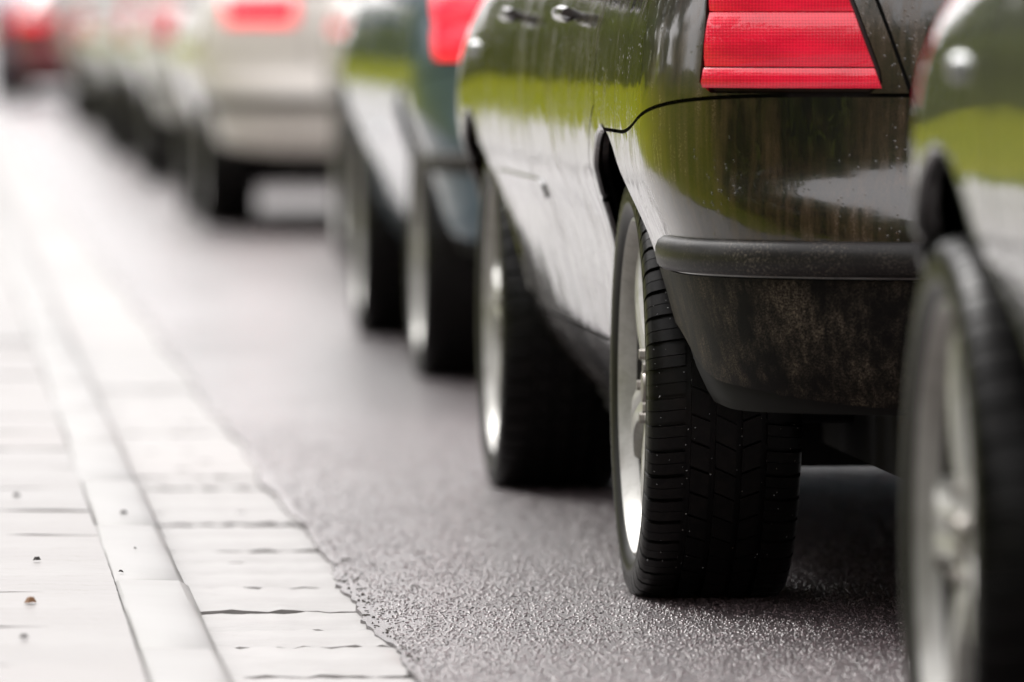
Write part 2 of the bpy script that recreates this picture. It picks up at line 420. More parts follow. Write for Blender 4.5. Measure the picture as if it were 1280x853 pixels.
gm = [stone_mesh('gutter_stone', 0.285, l, 0.03, 'wet_stone', 0.0022, 16, 6, 0.03, 0.004, k) for k, l in enumerate((0.22, 0.27, 0.31, 0.36, 0.44))]
gl = (0.22, 0.27, 0.31, 0.36, 0.44)
s_ = 5.0
while s_ < 18:
    k = random.choice((0, 1, 2, 2, 3, 4)); o = bpy.data.objects.new('gutter_stone', gm[k]); link(o, bed)
    o.location = (0.150, s_ + gl[k] / 2, 0.030 - 0.004 + random.uniform(-0.0035, 0.0020))
    o.rotation_euler = (random.uniform(-0.008, 0.008), random.uniform(-0.010, 0.006), random.uniform(-0.008, 0.008)); s_ += gl[k] + random.uniform(0.001, 0.007)
far_g = mesh_obj('gutter_surface', [(0.0, s_, 0.024), (GUT + 0.04, s_, 0.024), (GUT + 0.04, 400, 0.024), (0.0, 400, 0.024)], [(0, 1, 2, 3)], 'wet_stone', bed, False)

# kerb
kb = mesh_obj('kerb', *box_vf(-0.085, 0.018, -40, 400, -0.06, KERB_H - 0.022), 'joint', None, False); place(kb, 0, 0); struct(kb)
def kerb_mesh(l, seed):
    r = random.Random(seed); prof = [(-0.083, -0.05), (-0.083, 0.057), (-0.079, 0.0605), (-0.01, 0.060), (0.008, 0.0585), (0.020, 0.051), (0.025, 0.038), (0.028, -0.055)]
    ys = [0, 0.006, l * 0.3, l * 0.6, l - 0.006, l]; V = []; F = []
    for j, y in enumerate(ys):
        for (x, z) in prof: V.append((x + r.uniform(-0.001, 0.001), y, z - (0.004 if j in (0, 5) else 0) + r.uniform(-0.0008, 0.0008)))
    p = len(prof)
    for j in range(5):
        for i in range(p - 1): F.append((j * p + i, (j + 1) * p + i, (j + 1) * p + i + 1, j * p + i + 1))
    F += [tuple(range(p)), tuple(5 * p + i for i in range(p))[::-1]]
    me = bpy.data.meshes.new('kerb_stone'); me.from_pydata(V, [], F); me.materials.append(M['kerb_stone']); me.update()
    me.polygons.foreach_set('use_smooth', [True] * len(me.polygons)); me.set_sharp_from_angle(angle=R(50)); return me
km = [kerb_mesh(1.19, 1), kerb_mesh(1.19, 2), kerb_mesh(1.19, 3)]
s_ = 1.35
while s_ < 31:
    o = link(bpy.data.objects.new('kerb_stone', random.choice(km)), kb); o.location = (random.uniform(-0.002, 0.002), s_, random.uniform(-0.0015, 0.0015)); s_ += 1.197
o = link(bpy.data.objects.new('kerb_stone', kerb_mesh(370, 5)), kb); o.location = (0, s_, 0)

# pavement
pv = strip('pavement', -1.42, -0.085, -40, 400, KERB_H - 0.022, 'pale_joint')
pm = [stone_mesh('paving_slab', 0.397, 0.597, 0.03, 'paving_stone', 0.0012, 8, 8, 0.010, 0.0018, 40 + k) for k in range(5)]
for j in range(25):
    for i in range(3):
        s_ = 4.4 + j * 0.60; q_ = -0.2830 - i * 0.40 - (0.0 if j % 2 else 0.0)
        o = link(bpy.data.objects.new('paving_slab', random.choice(pm)), pv)
        o.location = (q_, s_ + (0.3 if i % 2 else 0) , 0.022 + random.uniform(-0.001, 0.001))
        o.rotation_euler = (random.uniform(-0.0028, 0.0028), random.uniform(-0.002, 0.002), 0)
mesh_obj('paving_surface', [(-1.42, 19.2, 0.021), (-0.085, 19.2, 0.021), (-0.085, 400, 0.021), (-1.42, 400, 0.021)], [(0, 1, 2, 3)], 'paving_far', pv, False)
mesh_obj('paving_surface', [(-1.42, -40, 0.020), (-0.085, -40, 0.020), (-0.085, 4.0, 0.020), (-1.42, 4.0, 0.020)], [(0, 1, 2, 3)], 'paving_far', pv, False)

# ------------------------------------------------------------------ wheels
TYRE_W = 0.225; TYRE_R = 0.32
def tyre_mesh():
    m = MB(); R0 = TYRE_R - 0.008
    m.lathe([(-0.088, 0.244), (-0.100, 0.252), (-0.109, 0.262), (-0.1135, 0.272), (-0.1145, 0.279), (-0.1125, 0.283), (-0.1120, 0.290), (-0.1085, 0.299),
             (-0.100, 0.3055), (-0.085, R0 - 0.002), (0.08, R0), (0.098, 0.304), (0.1075, 0.294), (0.1125, 0.285), (0.113, 0.272), (0.108, 0.262), (0.098, 0.252), (0.088, 0.244)], 96)
    def block(prof, a0, a1, steps=2, skew=0.0):
        V = []; F = []; p = len(prof)
        for i in range(steps + 1):
            a = a0 + (a1 - a0) * i / steps; c = 0.0010 if i in (0, steps) else 0.0
            for x, r in prof:
                aa = a + skew * x; V.append((x, (r - c) * math.cos(aa), (r - c) * math.sin(aa)))
        k = len(V)
        for i in range(steps):
            for j in range(p - 1): F.append((i * p + j, i * p + j + 1, (i + 1) * p + j + 1, (i + 1) * p + j))
        # walls down to the carcass
        for i, s_ in ((0, 1), (steps, -1)):
            a = a0 if i == 0 else a1
            b = len(V); V += [(x, (r - 0.012) * math.cos(a + skew * x), (r - 0.012) * math.sin(a + skew * x)) for x, r in prof]
            for j in range(p - 1):
                f = (i * p + j, i * p + j + 1, b + j + 1, b + j); F.append(f if s_ < 0 else f[::-1])
        for j in (0, p - 1):
            x, r = prof[j]; b = len(V)
            V += [(x, (r - 0.012) * math.cos(a0 + (a1 - a0) * i / steps + skew * x), (r - 0.012) * math.sin(a0 + (a1 - a0) * i / steps + skew * x)) for i in range(steps + 1)]
            for i in range(steps): F.append((i * p + j, (i + 1) * p + j, b + i + 1, b + i))
        m.add(V, F)
    N = 50; st = 2 * math.pi / N
    for i in range(N):
        a = i * st
        for sg in (-1, 1):
            sh = [(-0.1135, 0.2935), (-0.1115, 0.3055), (-0.1055, 0.3130), (-0.090, 0.3180), (-0.060, TYRE_R)]
            sh = sh if sg < 0 else [(-x, r) for x, r in sh][::-1]
            block(sh, a, a + st * 0.40, 1, 0.35 * sg); block(sh, a + st * 0.43, a + st * 0.83, 1, 0.35 * sg)
            rb = [(-0.051, TYRE_R), (-0.024, TYRE_R + 0.0008)]
            rb = rb if sg < 0 else [(-x, r) for x, r in rb][::-1]
            block(rb, a + st * 0.3, a + st * 1.2, 1, -1.2 * sg)
        block([(-0.015, TYRE_R + 0.001), (0.015, TYRE_R + 0.001)], a, a + st * 0.93, 1, 1.5)
    o = m.build('tyre', 'wet_rubber'); me = o.data; bpy.data.objects.remove(o); return me
def keep(o): me = o.data; bpy.data.objects.remove(o); return me
ME = {}
ME['tyre'] = tyre_mesh()
m = MB().lathe([(-0.084, 0.236), (-0.099, 0.2425), (-0.1055, 0.2475), (-0.104, 0.2525), (-0.096, 0.253), (-0.09, 0.246), (-0.078, 0.234), (-0.084, 0.236)], 72)
m.lathe([(-0.05, 0.0), (-0.05, 0.075), (-0.085, 0.068), (-0.088, 0.045), (-0.082, 0.03), (-0.082, 0.0)], 36)
ME['rim_barrel'] = keep(MB().lathe([(-0.079, 0.235), (-0.06, 0.228), (0.0, 0.224), (0.09, 0.240), (0.095, 0.250), (0.0, 0.233), (-0.088, 0.244)], 60).build('rim_barrel', 'barrel'))
ME['wheel'] = keep(m.build('wheel', 'alloy'))
def spoke_mesh():
    V = []; F = []; n = 9
    for i, t in enumerate(np.linspace(0, 1, n)):
        r = 0.055 + t * 0.184; hw = 0.030 + 0.014 * abs(t - 0.35) + (0.020 * max(0, t - 0.7) / 0.3); xf = -0.088 - 0.007 * math.sin(t * math.pi) + 0.002 * t
        for (u, x) in ((-1.05, -0.045), (-1.0, xf + 0.014), (-0.80, xf + 0.002), (-0.25, xf), (0.0, xf + 0.004), (0.25, xf), (0.80, xf + 0.002), (1.0, xf + 0.014), (1.05, -0.045)):
            V.append((x, u * hw, r))
    p = 9
    for i in range(n - 1):
        for k in range(p - 1): F.append((i * p + k, (i + 1) * p + k, (i + 1) * p + k + 1, i * p + k + 1))
    return keep(mesh_obj('spoke', V, F, 'alloy'))
ME['spoke'] = spoke_mesh()
ME['brake_disc'] = keep(MB().lathe([(0.02, 0.06), (-0.005, 0.062), (-0.005, 0.145), (0.02, 0.145), (0.02, 0.06)], 40).build('brake_disc', 'steel'))
m = MB().lathe([(-0.094, 0.0), (-0.093, 0.022), (-0.086, 0.027), (-0.075, 0.027)], 24)
for k in range(5):
    a = k * 2 * math.pi / 5 + 0.63; cy, cz = 0.05 * math.cos(a), 0.05 * math.sin(a)
    m.tube([(-0.096, cy, cz), (-0.08, cy, cz)], 0.008, 6)
ME['hub_cap'] = keep(m.build('hub_cap', 'steel'))
def inst(name, parent, mat=None):
    o = link(bpy.data.objects.new(name, ME[name]), parent)
    return o
def add_wheel(car, x, y, side, spin, k=1.0):
    wl = inst('wheel', car); wl.location = (x, y, TYRE_R * k - 0.010); wl.scale = (1, k, k)
    wl.rotation_euler = (0, 0, 0 if side < 0 else math.pi)
    inst('tyre', wl).rotation_euler = (spin * 0.37, 0, 0); inst('brake_disc', wl); inst('rim_barrel', wl); inst('hub_cap', wl).rotation_euler = (spin, 0, 0)
    for i in range(5): inst('spoke', wl).rotation_euler = (spin + i * 2 * math.pi / 5, 0, 0)
    return wl

# ------------------------------------------------------------------ car bodies
def loft(rows_xyz):
    """rows_xyz: array rows x cols x 3 of closed loops (clockwise from above seen, rear centre first) -> surface"""
    A = np.array(rows_xyz); n, c, _ = A.shape; V = A.reshape(-1, 3); F = []
    for i in range(n - 1):
        for j in range(c):
            k = (j + 1) % c
            F.append((i * c + j, (i + 1) * c + j, (i + 1) * c + k, i * c + k))
    return (V, normals(V, F), F)
def resample_phi(w_, b_, n_, cnt):
    ph = np.linspace(0, math.pi / 2, 3000); x = w_ * np.sin(ph) ** (2 / n_); y = b_ * (1 - np.cos(ph) ** (2 / n_))
    s_ = np.concatenate([[0], np.cumsum(np.hypot(np.diff(x), np.diff(y)))]); return np.interp(np.linspace(0, s_[-1], cnt), s_, ph)

SEC_Z = [.20, .26, .31, .36, .42, .50, .55, .60, .64, .70, .76, .84, .90, .935, .95]
SEC_S = [.20, .15, .115, .092, .078, .058, .044, .024, .010, .004, .003, .010, .026, .042, .062]
SEC_R = [.24, .15, .075, .045, .022, .008, .000, .012, .040, .046, .046, .050, .058, .07, .085]
SEC_F = [.24, .13, .06, .03, .01, .0, .0, .01, .02, .04, .07, .11, .15, .18, .21]
def lower_surface(L, W, zrear, znose, cowl):
    zs = np.unique(np.concatenate([np.linspace(.20, .95, 46), [0.945]]))
    def prof(v):
        f = np.interp(np.linspace(.20, .95, 301), SEC_Z, v); k = np.ones(13) / 13
        f = np.convolve(np.pad(f, 6, 'edge'), k, 'valid'); return np.interp(zs, np.linspace(.20, .95, 301), f)
    S_, R_, F_ = prof(SEC_S), prof(SEC_R), prof(SEC_F)
    br, nr, bf, nf = 0.50, 3.2, 0.85, 2.5
    pr = resample_phi(W / 2, br, nr, 36); pf = resample_phi(W / 2, bf, nf, 32)[::-1]
    ysd = np.arange(br + 0.025, L - bf, 0.025)
    def ztop(y):
        u = np.clip((y - cowl) / (L - cowl), 0, 1); v = np.clip((0.5 - y) / 0.5, 0, 1)
        return .95 - (.95 - znose) * u ** 1.7 + (zrear - .95) * (1 - np.clip(y / 0.9, 0, 1) ** 2)
    loops = []
    for i, z in enumerate(zs):
        hw = W / 2 - S_[i]; yr = R_[i]; yf = L - F_[i]
        b1 = br - yr; b2 = yf - (L - bf)
        x = np.concatenate([hw * np.sin(pr) ** (2 / nr), np.full(len(ysd), hw), hw * np.sin(pf) ** (2 / nf)])
        y = np.concatenate([yr + b1 * (1 - np.cos(pr) ** (2 / nr)), ysd, yf - b2 * (1 - np.cos(pf) ** (2 / nf))])
        zt = ztop(y); zz = np.where(z > 0.60, 0.60 + (z - 0.60) * (zt - 0.60) / 0.35, z)
        lf = np.stack([-x, y, zz], 1); rt = np.stack([x, y, zz], 1)[::-1]
        loops.append(np.concatenate([lf, rt[1:-1]]))
    top = loops[-1]
    for s_ in (0.03, 0.07, 0.13, 0.22, 0.34, 0.48, 0.64, 0.82, 1.0):
        T = top.copy(); T[:, 0] = 0; T[:, 1] = np.clip(top[:, 1], 0.35, L - 0.55)
        P = top + (T - top) * s_; P[:, 2] = ztop(P[:, 1]) + 0.035 * (1 - (1 - s_) ** 2) + 0.010 * min(1, s_ / 0.1)
        loops.append(P)
    return loft(loops)
def cabin_surface(W, yb, yt, fb, ft, zr):
    """greenhouse: base rear/front yb, fb; roof rear/front yt, ft"""
    loops = []; nr = 3.4
    pr = resample_phi(W / 2, 0.4, nr, 24); pf = pr[::-1]
    ts = np.linspace(0, 1, 26); u = np.linspace(0, 1, 90)[1:-1]
    for t in ts:
        hw = W / 2 - 0.075 - 0.175 * t - 0.03 * t ** 4; r0 = yb + (yt - yb) * (t ** 1.2); f0 = fb + (ft - fb) * t ** 0.92; bb = 0.38
        z = 0.935 + (zr - 0.935) * (1 - (1 - t) ** 1.12)
        x = np.concatenate([hw * np.sin(pr) ** (2 / nr), np.full(len(u), hw), hw * np.sin(pf) ** (2 / nr)])
        y = np.concatenate([r0 + bb * (1 - np.cos(pr) ** (2 / nr)), r0 + bb + u * (f0 - r0 - 2 * bb), f0 - bb * (1 - np.cos(pf) ** (2 / nr))])
        lf = np.stack([-x, y, np.full_like(x, z)], 1); rt = np.stack([x, y, np.full_like(x, z)], 1)[::-1]
        loops.append(np.concatenate([lf, rt[1:-1]]))
    top = loops[-1]
    for s_ in (0.05, 0.12, 0.22, 0.36, 0.55, 0.78, 1.0):
        T = top.copy(); T[:, 0] = 0; T[:, 1] = np.clip(top[:, 1], yt + 0.35, ft - 0.35)
        P = top + (T - top) * s_; P[:, 2] = top[:, 2] + 0.045 * (1 - (1 - s_) ** 2); loops.append(P)
    return loft(loops)

def build_model(kind, AR=0.372, INS=0.045):
    """returns a prototype Empty with all its parts at the origin; rear end at y = 0, front at y = L"""
    est, hat = kind == 'estate', kind == 'hatch'
    L, W = {'estate': (4.72, 1.80), 'hatch': (4.15, 1.74), 'saloon': (4.58, 1.77)}[kind]
    ra = {'estate': 1.00, 'hatch': 0.80, 'saloon': 0.98}[kind]; fa = ra + {'estate': 2.70, 'hatch': 2.55, 'saloon': 2.66}[kind]
    cowl = fa - 0.42; rz = {'estate': 1.43, 'hatch': 1.45, 'saloon': 1.41}[kind]
    S = lower_surface(L, W, 0.955 if not kind == 'saloon' else 0.985, 0.72, cowl)
    cab = cabin_surface(W, *{'estate': (0.06, 0.42, cowl + 0.10, cowl - 0.72, rz), 'hatch': (0.06, 0.55, cowl + 0.10, cowl - 0.72, rz), 'saloon': (0.62, 1.30, cowl + 0.10, cowl - 0.75, rz)}[kind])
    root = empty('car'); H = W / 2
    arch = lambda P: mn(np.hypot(P[:, 1] - ra, P[:, 2] - 0.325), np.hypot(P[:, 1] - fa, P[:, 2] - 0.325)) - AR
    inb = lambda P: H - np.abs(P[:, 0])
    # regions
    bt = lambda P: 0.752 - 0.058 * ss(P[:, 1], 0.10, ra - 0.30)
    rb = lambda P: mn(bt(P) - P[:, 2], ra - P[:, 1])
    bb = lambda P: P[:, 2] - (0.312 + 0.035 * ss(P[:, 1], 0.05, 0.30) + 0.075 * ss(P[:, 1], 0.28, ra - 0.32))
    fb = lambda P: mn(0.60 - P[:, 2], P[:, 1] - fa)
    if est: lamp = lambda P: mn(inb(P) - 0.070 - 0.10 * np.clip(P[:, 2] - 0.757, 0, 1) * (P[:, 2] < 0.95), 0.312 - 0.35 * (P[:, 2] - 0.757) - inb(P), P[:, 2] - 0.757, 0.99 - P[:, 2], 0.6 - P[:, 1])
    elif hat: lamp = lambda P: mn(inb(P) - 0.055, 0.235 - inb(P), P[:, 2] - 0.765, 0.938 - P[:, 2], 0.6 - P[:, 1])
    else: lamp = lambda P: mn(inb(P) - 0.115, 0.40 - inb(P), P[:, 2] - 0.85, 0.962 - P[:, 2], 0.6 - P[:, 1])
    tg = lambda P: mn(inb(P) - (0.345 - 0.35 * (P[:, 2] - 0.757) if est else (0.26 if hat else 0.445)), P[:, 2] - 0.700, 0.62 - P[:, 1], (1.2 if not kind == 'saloon' else 1.2) - P[:, 2])
    hood = lambda P: mn(P[:, 1] - (cowl - 0.02), inb(P) - 0.13, P[:, 2] - 0.66, L - 0.16 - P[:, 1])
    hl = lambda P: mn(P[:, 1] - (fa + 0.35), inb(P) - 0.06, 0.46 - inb(P), P[:, 2] - 0.612, 0.70 - P[:, 2])
    gr = lambda P: mn(P[:, 1] - (fa + 0.5), inb(P) - 0.49, P[:, 2] - 0.612, 0.69 - P[:, 2])
    dm = (ra + fa) / 2 - 0.02
    def door(y0, y1, rear):
        def f(P):
            lo = P[:, 1] - y0
            if rear: lo = mn(lo + 0.0 * lo, np.hypot(P[:, 1] - ra, P[:, 2] - 0.325) - (AR + 0.05))
            return mn(lo, y1 - P[:, 1], P[:, 2] - 0.345, 0.942 - P[:, 2], 0.08 - inb(P) + 0.05)
        return f
    rd = door(ra + 0.12, dm, True); fd = door(dm, cowl + 0.02, False)
    g2 = 0.0028
    regs = [rb, fb, lamp, tg, hood, hl, gr, rd, fd]
    Sa = clip(S, arch)
    body = Sa
    for r_ in regs: body = clip(body, lambda P, r_=r_: -(r_(P) + g2))
    skin('body', clip(body, lambda P: P[:, 2] - 0.215), 'PAINT', root, 0.022)
    sh = offset(clip(clip(S, lambda P: arch(P) - 0.01), lambda P: P[:, 2] - 0.30), -0.012)
    skin('inner_shell', sh, 'dark_void', root, 0)
    # rear bumper: painted upper half, black lower skirt, rubbing strip
    zsp = 0.500
    bp = skin('rear_bumper', clip(clip(clip(Sa, lambda P: rb(P) - g2), lambda P: P[:, 2] - zsp), lambda P: -(tg(P) + g2)), 'PAINT', root, 0.02)
    low = clip(clip(clip(Sa, lambda P: rb(P) - g2), bb), lambda P: zsp - 0.002 - P[:, 2])
    for a, b in ((-9, -0.515), (-0.512, 0.512), (0.515, 9)):
        skin('bumper_skirt', clip(clip(low, lambda P, a=a: P[:, 0] - a), lambda P, b=b: b - P[:, 0]), 'dirty_plastic' if est else 'PAINT', bp, 0.018)
    # strip path follows the bumper outline at its height
    row = clip(clip(S, lambda P: P[:, 2] - 0.5283), lambda P: 0.50 * ra - P[:, 1] + 0.02); V, N, F = row; kp = np.abs(V[:, 2] - 0.5283) < 1e-5; V, N = V[kp], N[kp]
    pts = {}
    for p, n_ in zip(V, N):
        pts[round(math.atan2(p[0], 1.2 - p[1]) * 400)] = (p, n_)
    pl = [pts[k] for k in sorted(pts)]; sv = []; sf = []
    cs = [(-0.010, -0.026), (0.010, -0.025), (0.0185, -0.018), (0.022, -0.004), (0.0215, 0.008), (0.017, 0.018), (0.008, 0.0235), (-0.010, 0.024)]
    for i, (p, n_) in enumerate(pl):
        e = min(i, len(pl) - 1 - i); k = (0.25, 0.62, 0.86, 0.96)[e] if e < 4 else 1.0
        nn = np.array([n_[0], n_[1], 0]); nn /= np.linalg.norm(nn)
        for (o_, z) in cs: sv.append((p[0] + nn[0] * o_ * (k if o_ > 0 else 1), p[1] + nn[1] * o_ * (k if o_ > 0 else 1), 0.528 + z * (0.6 + 0.4 * k)))
    c = len(cs)
    for i in range(len(pl) - 1):
        for k in range(c - 1): sf.append((i * c + k, i * c + k + 1, (i + 1) * c + k + 1, (i + 1) * c + k))
    sf += [tuple(range(c))[::-1], tuple((len(pl) - 1) * c + k for k in range(c))]
    mesh_obj('rub_strip', sv, sf, 'strip_rubber', bp)
    tgp = skin('tailgate', clip(Sa, lambda P: tg(P) - g2), 'PAINT', root, 0.02)
    yp = -0.012 + (0.045 if not est else 0.045)
    m = MB(); m.box(-0.27, 0.27, yp - 0.012, yp + 0.03, 0.765, 0.885) ; m.build('number_plate', 'plate', tgp, False)
    fbp = skin('front_bumper', clip(clip(Sa, lambda P: fb(P) - g2), lambda P: P[:, 2] - 0.205), 'PAINT', root, 0.02)
    m = MB(); m.box(-0.42, 0.42, L - 0.11, L + 0.004, 0.30, 0.375); m.build('air_intake', 'black_trim', fbp, False)
    skin('bonnet', clip(Sa, lambda P: hood(P) - g2), 'PAINT', root, 0.02)
    gp = skin('grille', clip(Sa, lambda P: gr(P) - g2), 'black_trim', root, 0.02)
    for sg in (-1, 1):
        side = lambda P, sg=sg: P[:, 0] * sg
        Sd = clip(Sa, side)
        for r_, y0, y1, fr in ((rd, ra + 0.12, dm, False), (fd, dm, cowl, True)):
            dr = skin('door', clip(Sd, lambda P: r_(P) - g2), 'PAINT', root, 0.02)
            # handle near the rear top edge of the door, moulding along its middle
            hy = y0 + (0.20 if fr else 0.33); hx = sg * (H - 0.016)
            m = MB().tube([(hx - sg * 0.015, hy, 0.862), (hx + sg * 0.022, hy + 0.015, 0.864), (hx + sg * 0.026, hy + 0.09, 0.866), (hx + sg * 0.022, hy + 0.17, 0.866), (hx - sg * 0.015, hy + 0.185, 0.866)], [0.010, 0.012, 0.013, 0.012, 0.010], 8)
            m.build('handle', 'PAINT' if not est else 'PAINT', dr)
            mo = clip(Sd, lambda P: mn(P[:, 2] - 0.560, 0.592 - P[:, 2], P[:, 1] - y0 - (0.36 if not fr else 0.02), y1 - 0.02 - P[:, 1], r_(P) - 0.01))
            if mo[2] and fr: skin('side_moulding', offset(mo, 0.004), 'PAINT', dr, 0.006)
        # tail light: housing plus lens segments
        ls = clip(clip(S, side), lamp)
        hou = skin('tail_light', offset(ls, -0.008), 'black_trim', root, 0)
        zz = {'estate': (0.7605, 0.790, 0.866, 0.94), 'hatch': (0.768, 0.85, 0.936), 'saloon': (0.853, 0.90, 0.960)}[kind]
        for a, b in zip(zz[:-1], zz[1:]):
            sg_ = clip(clip(clip(S, side), lambda P: 0.6 - P[:, 1]), lambda P, a=a: P[:, 2] - a - 0.0012)
            sg_ = clip(sg_, lambda P, b=b: b - 0.0012 - P[:, 2])
            x0_, x1_, k0_, k1_ = {'estate': (0.074, 0.308, 0.10, 0.35), 'hatch': (0.059, 0.231, 0, 0), 'saloon': (0.119, 0.396, 0, 0)}[kind]
            sg_ = clip(sg_, lambda P: inb(P) - x0_ - k0_ * (P[:, 2] - 0.757)); sg_ = clip(sg_, lambda P: x1_ - k1_ * (P[:, 2] - 0.757) - inb(P))
            sg_ = (sg_[0] + sg_[1] * (0.0025 + 0.0065 * np.sin(math.pi * np.clip((sg_[0][:, 2] - a) / (b - a), 0, 1)) ** 0.7)[:, None], sg_[1], sg_[2])
            skin('lens', sg_, 'LAMP', hou, 0.012)
        hs_ = clip(clip(S, side), hl)
        h2 = skin('headlight', offset(hs_, -0.006), 'steel', root, 0)
        skin('lens', offset(clip(hs_, lambda P: mn(hl(P) - 0.003, inb(P) - 0.15)), 0.002), 'clear_lens', h2, 0.01)
        skin('indicator', offset(clip(hs_, lambda P: mn(hl(P) - 0.003, 0.146 - inb(P))), 0.002), 'amber_lens', h2, 0.01)
        m = MB().lathe([(-0.012, 0.0), (-0.011, 0.007), (-0.006, 0.013), (0.0, 0.016), (0.012, 0.017)], 16)
        mesh_obj('side_repeater', [((H - 0.006 - v[0]) * sg, fa - AR - 0.0 + 0.62 * AR + v[1] * 1.5, 0.805 + v[2]) for v in m.V], m.F, 'clear_lens', root)
        # wing mirror
        mz = 1.03; my = cowl - 0.32; mxx = sg * (H + 0.085)
        Vm = []; Fm = []; n = 12
        for i, (dy, k) in enumerate(((-0.075, 0.0), (-0.075, 0.86), (-0.05, 0.97), (0.0, 1.0), (0.04, 0.8), (0.07, 0.4), (0.075, 0.0))):
            for a in range(n):
                t = 2 * math.pi * a / n; cx, sx = math.cos(t), math.sin(t)
                Vm.append((mxx + 0.105 * k * math.copysign(abs(cx) ** 0.6, cx), my + dy, mz + 0.068 * k * math.copysign(abs(sx) ** 0.6, sx)))
        for i in range(6):
            for a in range(n): Fm.append((i * n + a, i * n + (a + 1) % n, (i + 1) * n + (a + 1) % n, (i + 1) * n + a))
        wm = mesh_obj('wing_mirror', Vm, Fm, 'PAINT', root)
        m = MB().tube([(sg * (H - 0.08), my + 0.03, 0.965), (mxx - sg * 0.06, my, mz - 0.02)], 0.022, 8); m.build('mirror_arm', 'black_trim', wm)
        # rolled lips round the wheel openings
        for yy, a0, a1 in ((ra, 6, 93), (fa, 12, 172)):
            pts = []
            for a in np.linspace(R(a0), R(a1), 40):
                z = 0.325 + (AR + 0.001) * math.sin(a); pts.append((sg * (H - np.interp(z, SEC_Z, SEC_S) - 0.006), yy + (AR + 0.001) * math.cos(a), z))
            MB().tube(pts, 0.0075, 8).build('arch_lip', 'PAINT', root)
        # wheel arch liners
        for yy in (ra, fa):
            m = MB(); x0, x1 = -(H - 0.13), -(H - 0.33)
            m.lathe([(x0, AR + 0.004), (x1, AR + 0.004), (x1, 0.05)], 28, R(14), R(166), False)
            Vl = [(-sg * v[0] * -1 if False else (v[0] if sg < 0 else -v[0]), v[1] + yy, v[2] + 0.325) for v in m.V]
            mesh_obj('arch_liner', Vl, m.F, 'liner', root)
        for yy in (ra, fa): add_wheel(root, sg * (H - INS - TYRE_W / 2), yy, sg, R(36) if est and yy == ra else random.uniform(0, 1.2))
    # cabin
    cyl = lambda P: P[:, 2]
    ft_ = cowl - 0.72
    sw_ = lambda P: mn(P[:, 2] - 0.965, rz - 0.085 - P[:, 2], inb(P) * -1 + 0.34, )
    rbase = {'estate': 0.06, 'hatch': 0.06, 'saloon': 0.62}[kind]; rtop = {'estate': 0.42, 'hatch': 0.55, 'saloon': 1.30}[kind]
    tt = lambda P: np.clip((P[:, 2] - 0.935) / (rz - 0.935), 0, 1)
    yre = lambda P: rbase + (rtop - rbase) * tt(P); yfe = lambda P: (cowl + 0.10) - 0.82 * tt(P)
    bps = [dm + 0.02]
    wins = []
    zb_ = lambda P: mn(P[:, 2] - 0.968, rz - 0.075 - P[:, 2])
    ylo = lambda P: yre(P) + 0.30; yhi = lambda P: yfe(P) - 0.30
    wins.append(('side_window', lambda P: mn(zb_(P), P[:, 1] - ylo(P), dm - 0.03 - P[:, 1])))
    wins.append(('side_window', lambda P: mn(zb_(P), P[:, 1] - dm - 0.03, yhi(P) - P[:, 1])))
    half = lambda P: (H - 0.075 - 0.175 * tt(P)) - 0.085 - np.abs(P[:, 0])
    wins.append(('rear_window', lambda P: mn(zb_(P) + 0.0, half(P) - (0.10 if est else 0.0), (rbase + rtop) / 2 + 0.55 - P[:, 1] + 0.3 * (tt(P) - 0.5), ylo(P) + 0.05 - P[:, 1])))
    wins.append(('windscreen', lambda P: mn(zb_(P), half(P), P[:, 1] - yhi(P) - 0.02)))
    cb = cab
    for n_, f in wins: cb = clip(cb, lambda P, f=f: -f(P))
    cabp = skin('cabin', cb, 'PAINT', root, 0.015)
    for n_, f in wins:
        g_ = clip(cab, lambda P, f=f: f(P) - 0.001)
        if n_ == 'side_window':
            for sg in (-1, 1): skin(n_, offset(clip(g_, lambda P, sg=sg: P[:, 0] * sg), -0.005), 'glass', root, 0)
        else: skin(n_, offset(g_, -0.005), 'glass', root, 0)
    if est:                                           # upper lamps on the rear pillar
        for sg in (-1, 1):
            up = clip(clip(cab, lambda P, sg=sg: P[:, 0] * sg), lambda P: mn(half(P) * -1 + 0.085, half(P) + 0.07, P[:, 2] - 0.955, 1.30 - P[:, 2], ylo(P) - P[:, 1]))
            skin('pillar_tail_light', offset(up, 0.005), 'LAMP', root, 0.012)
    # underside, with added pieces that block light beneath the car
    m = MB(); m.box(-0.52, 0.52, 0.30, L - 0.30, 0.205, 0.33); m.box(-(H - 0.21), H - 0.21, ra + AR + 0.02, fa - AR - 0.02, 0.19, 0.30)
    m.box(-0.50, 0.50, 0.16, 0.32, 0.27, 0.36); m.box(-0.60, 0.60, fa + 0.38, L - 0.22, 0.165, 0.26)  # front tray added to cut the light under the car
    m.box(-(H - 0.22), H - 0.22, ra + AR + 0.06, fa - AR - 0.06, 0.165, 0.195)  # low wide slab, also added to keep light out underneath
    ub = m.build('underbody', 'liner', root, False)
    MB().tube([(-0.62, ra, 0.30), (0.62, ra, 0.30)], 0.045, 10).build('axle', 'liner', ub)
    MB().tube([(-0.45, ra - 0.25, 0.25), (-0.30, ra - 0.25, 0.236), (-0.15, ra - 0.25, 0.245)], [0.016, 0.02, 0.016], 10).build('tow_eye', 'liner', ub)
    ex = MB().lathe([(-0.0, 0.026), (-0.22, 0.028), (-0.22, 0.024), (-0.1, 0.022)], 18)
    Vx = [(0.50 + v[1], 0.30 + v[0], 0.275 + v[2]) for v in ex.V]
    mesh_obj('exhaust_pipe', Vx, ex.F, 'steel', ub)
    root['dim'] = [L, W, ra, fa, INS]
    return root

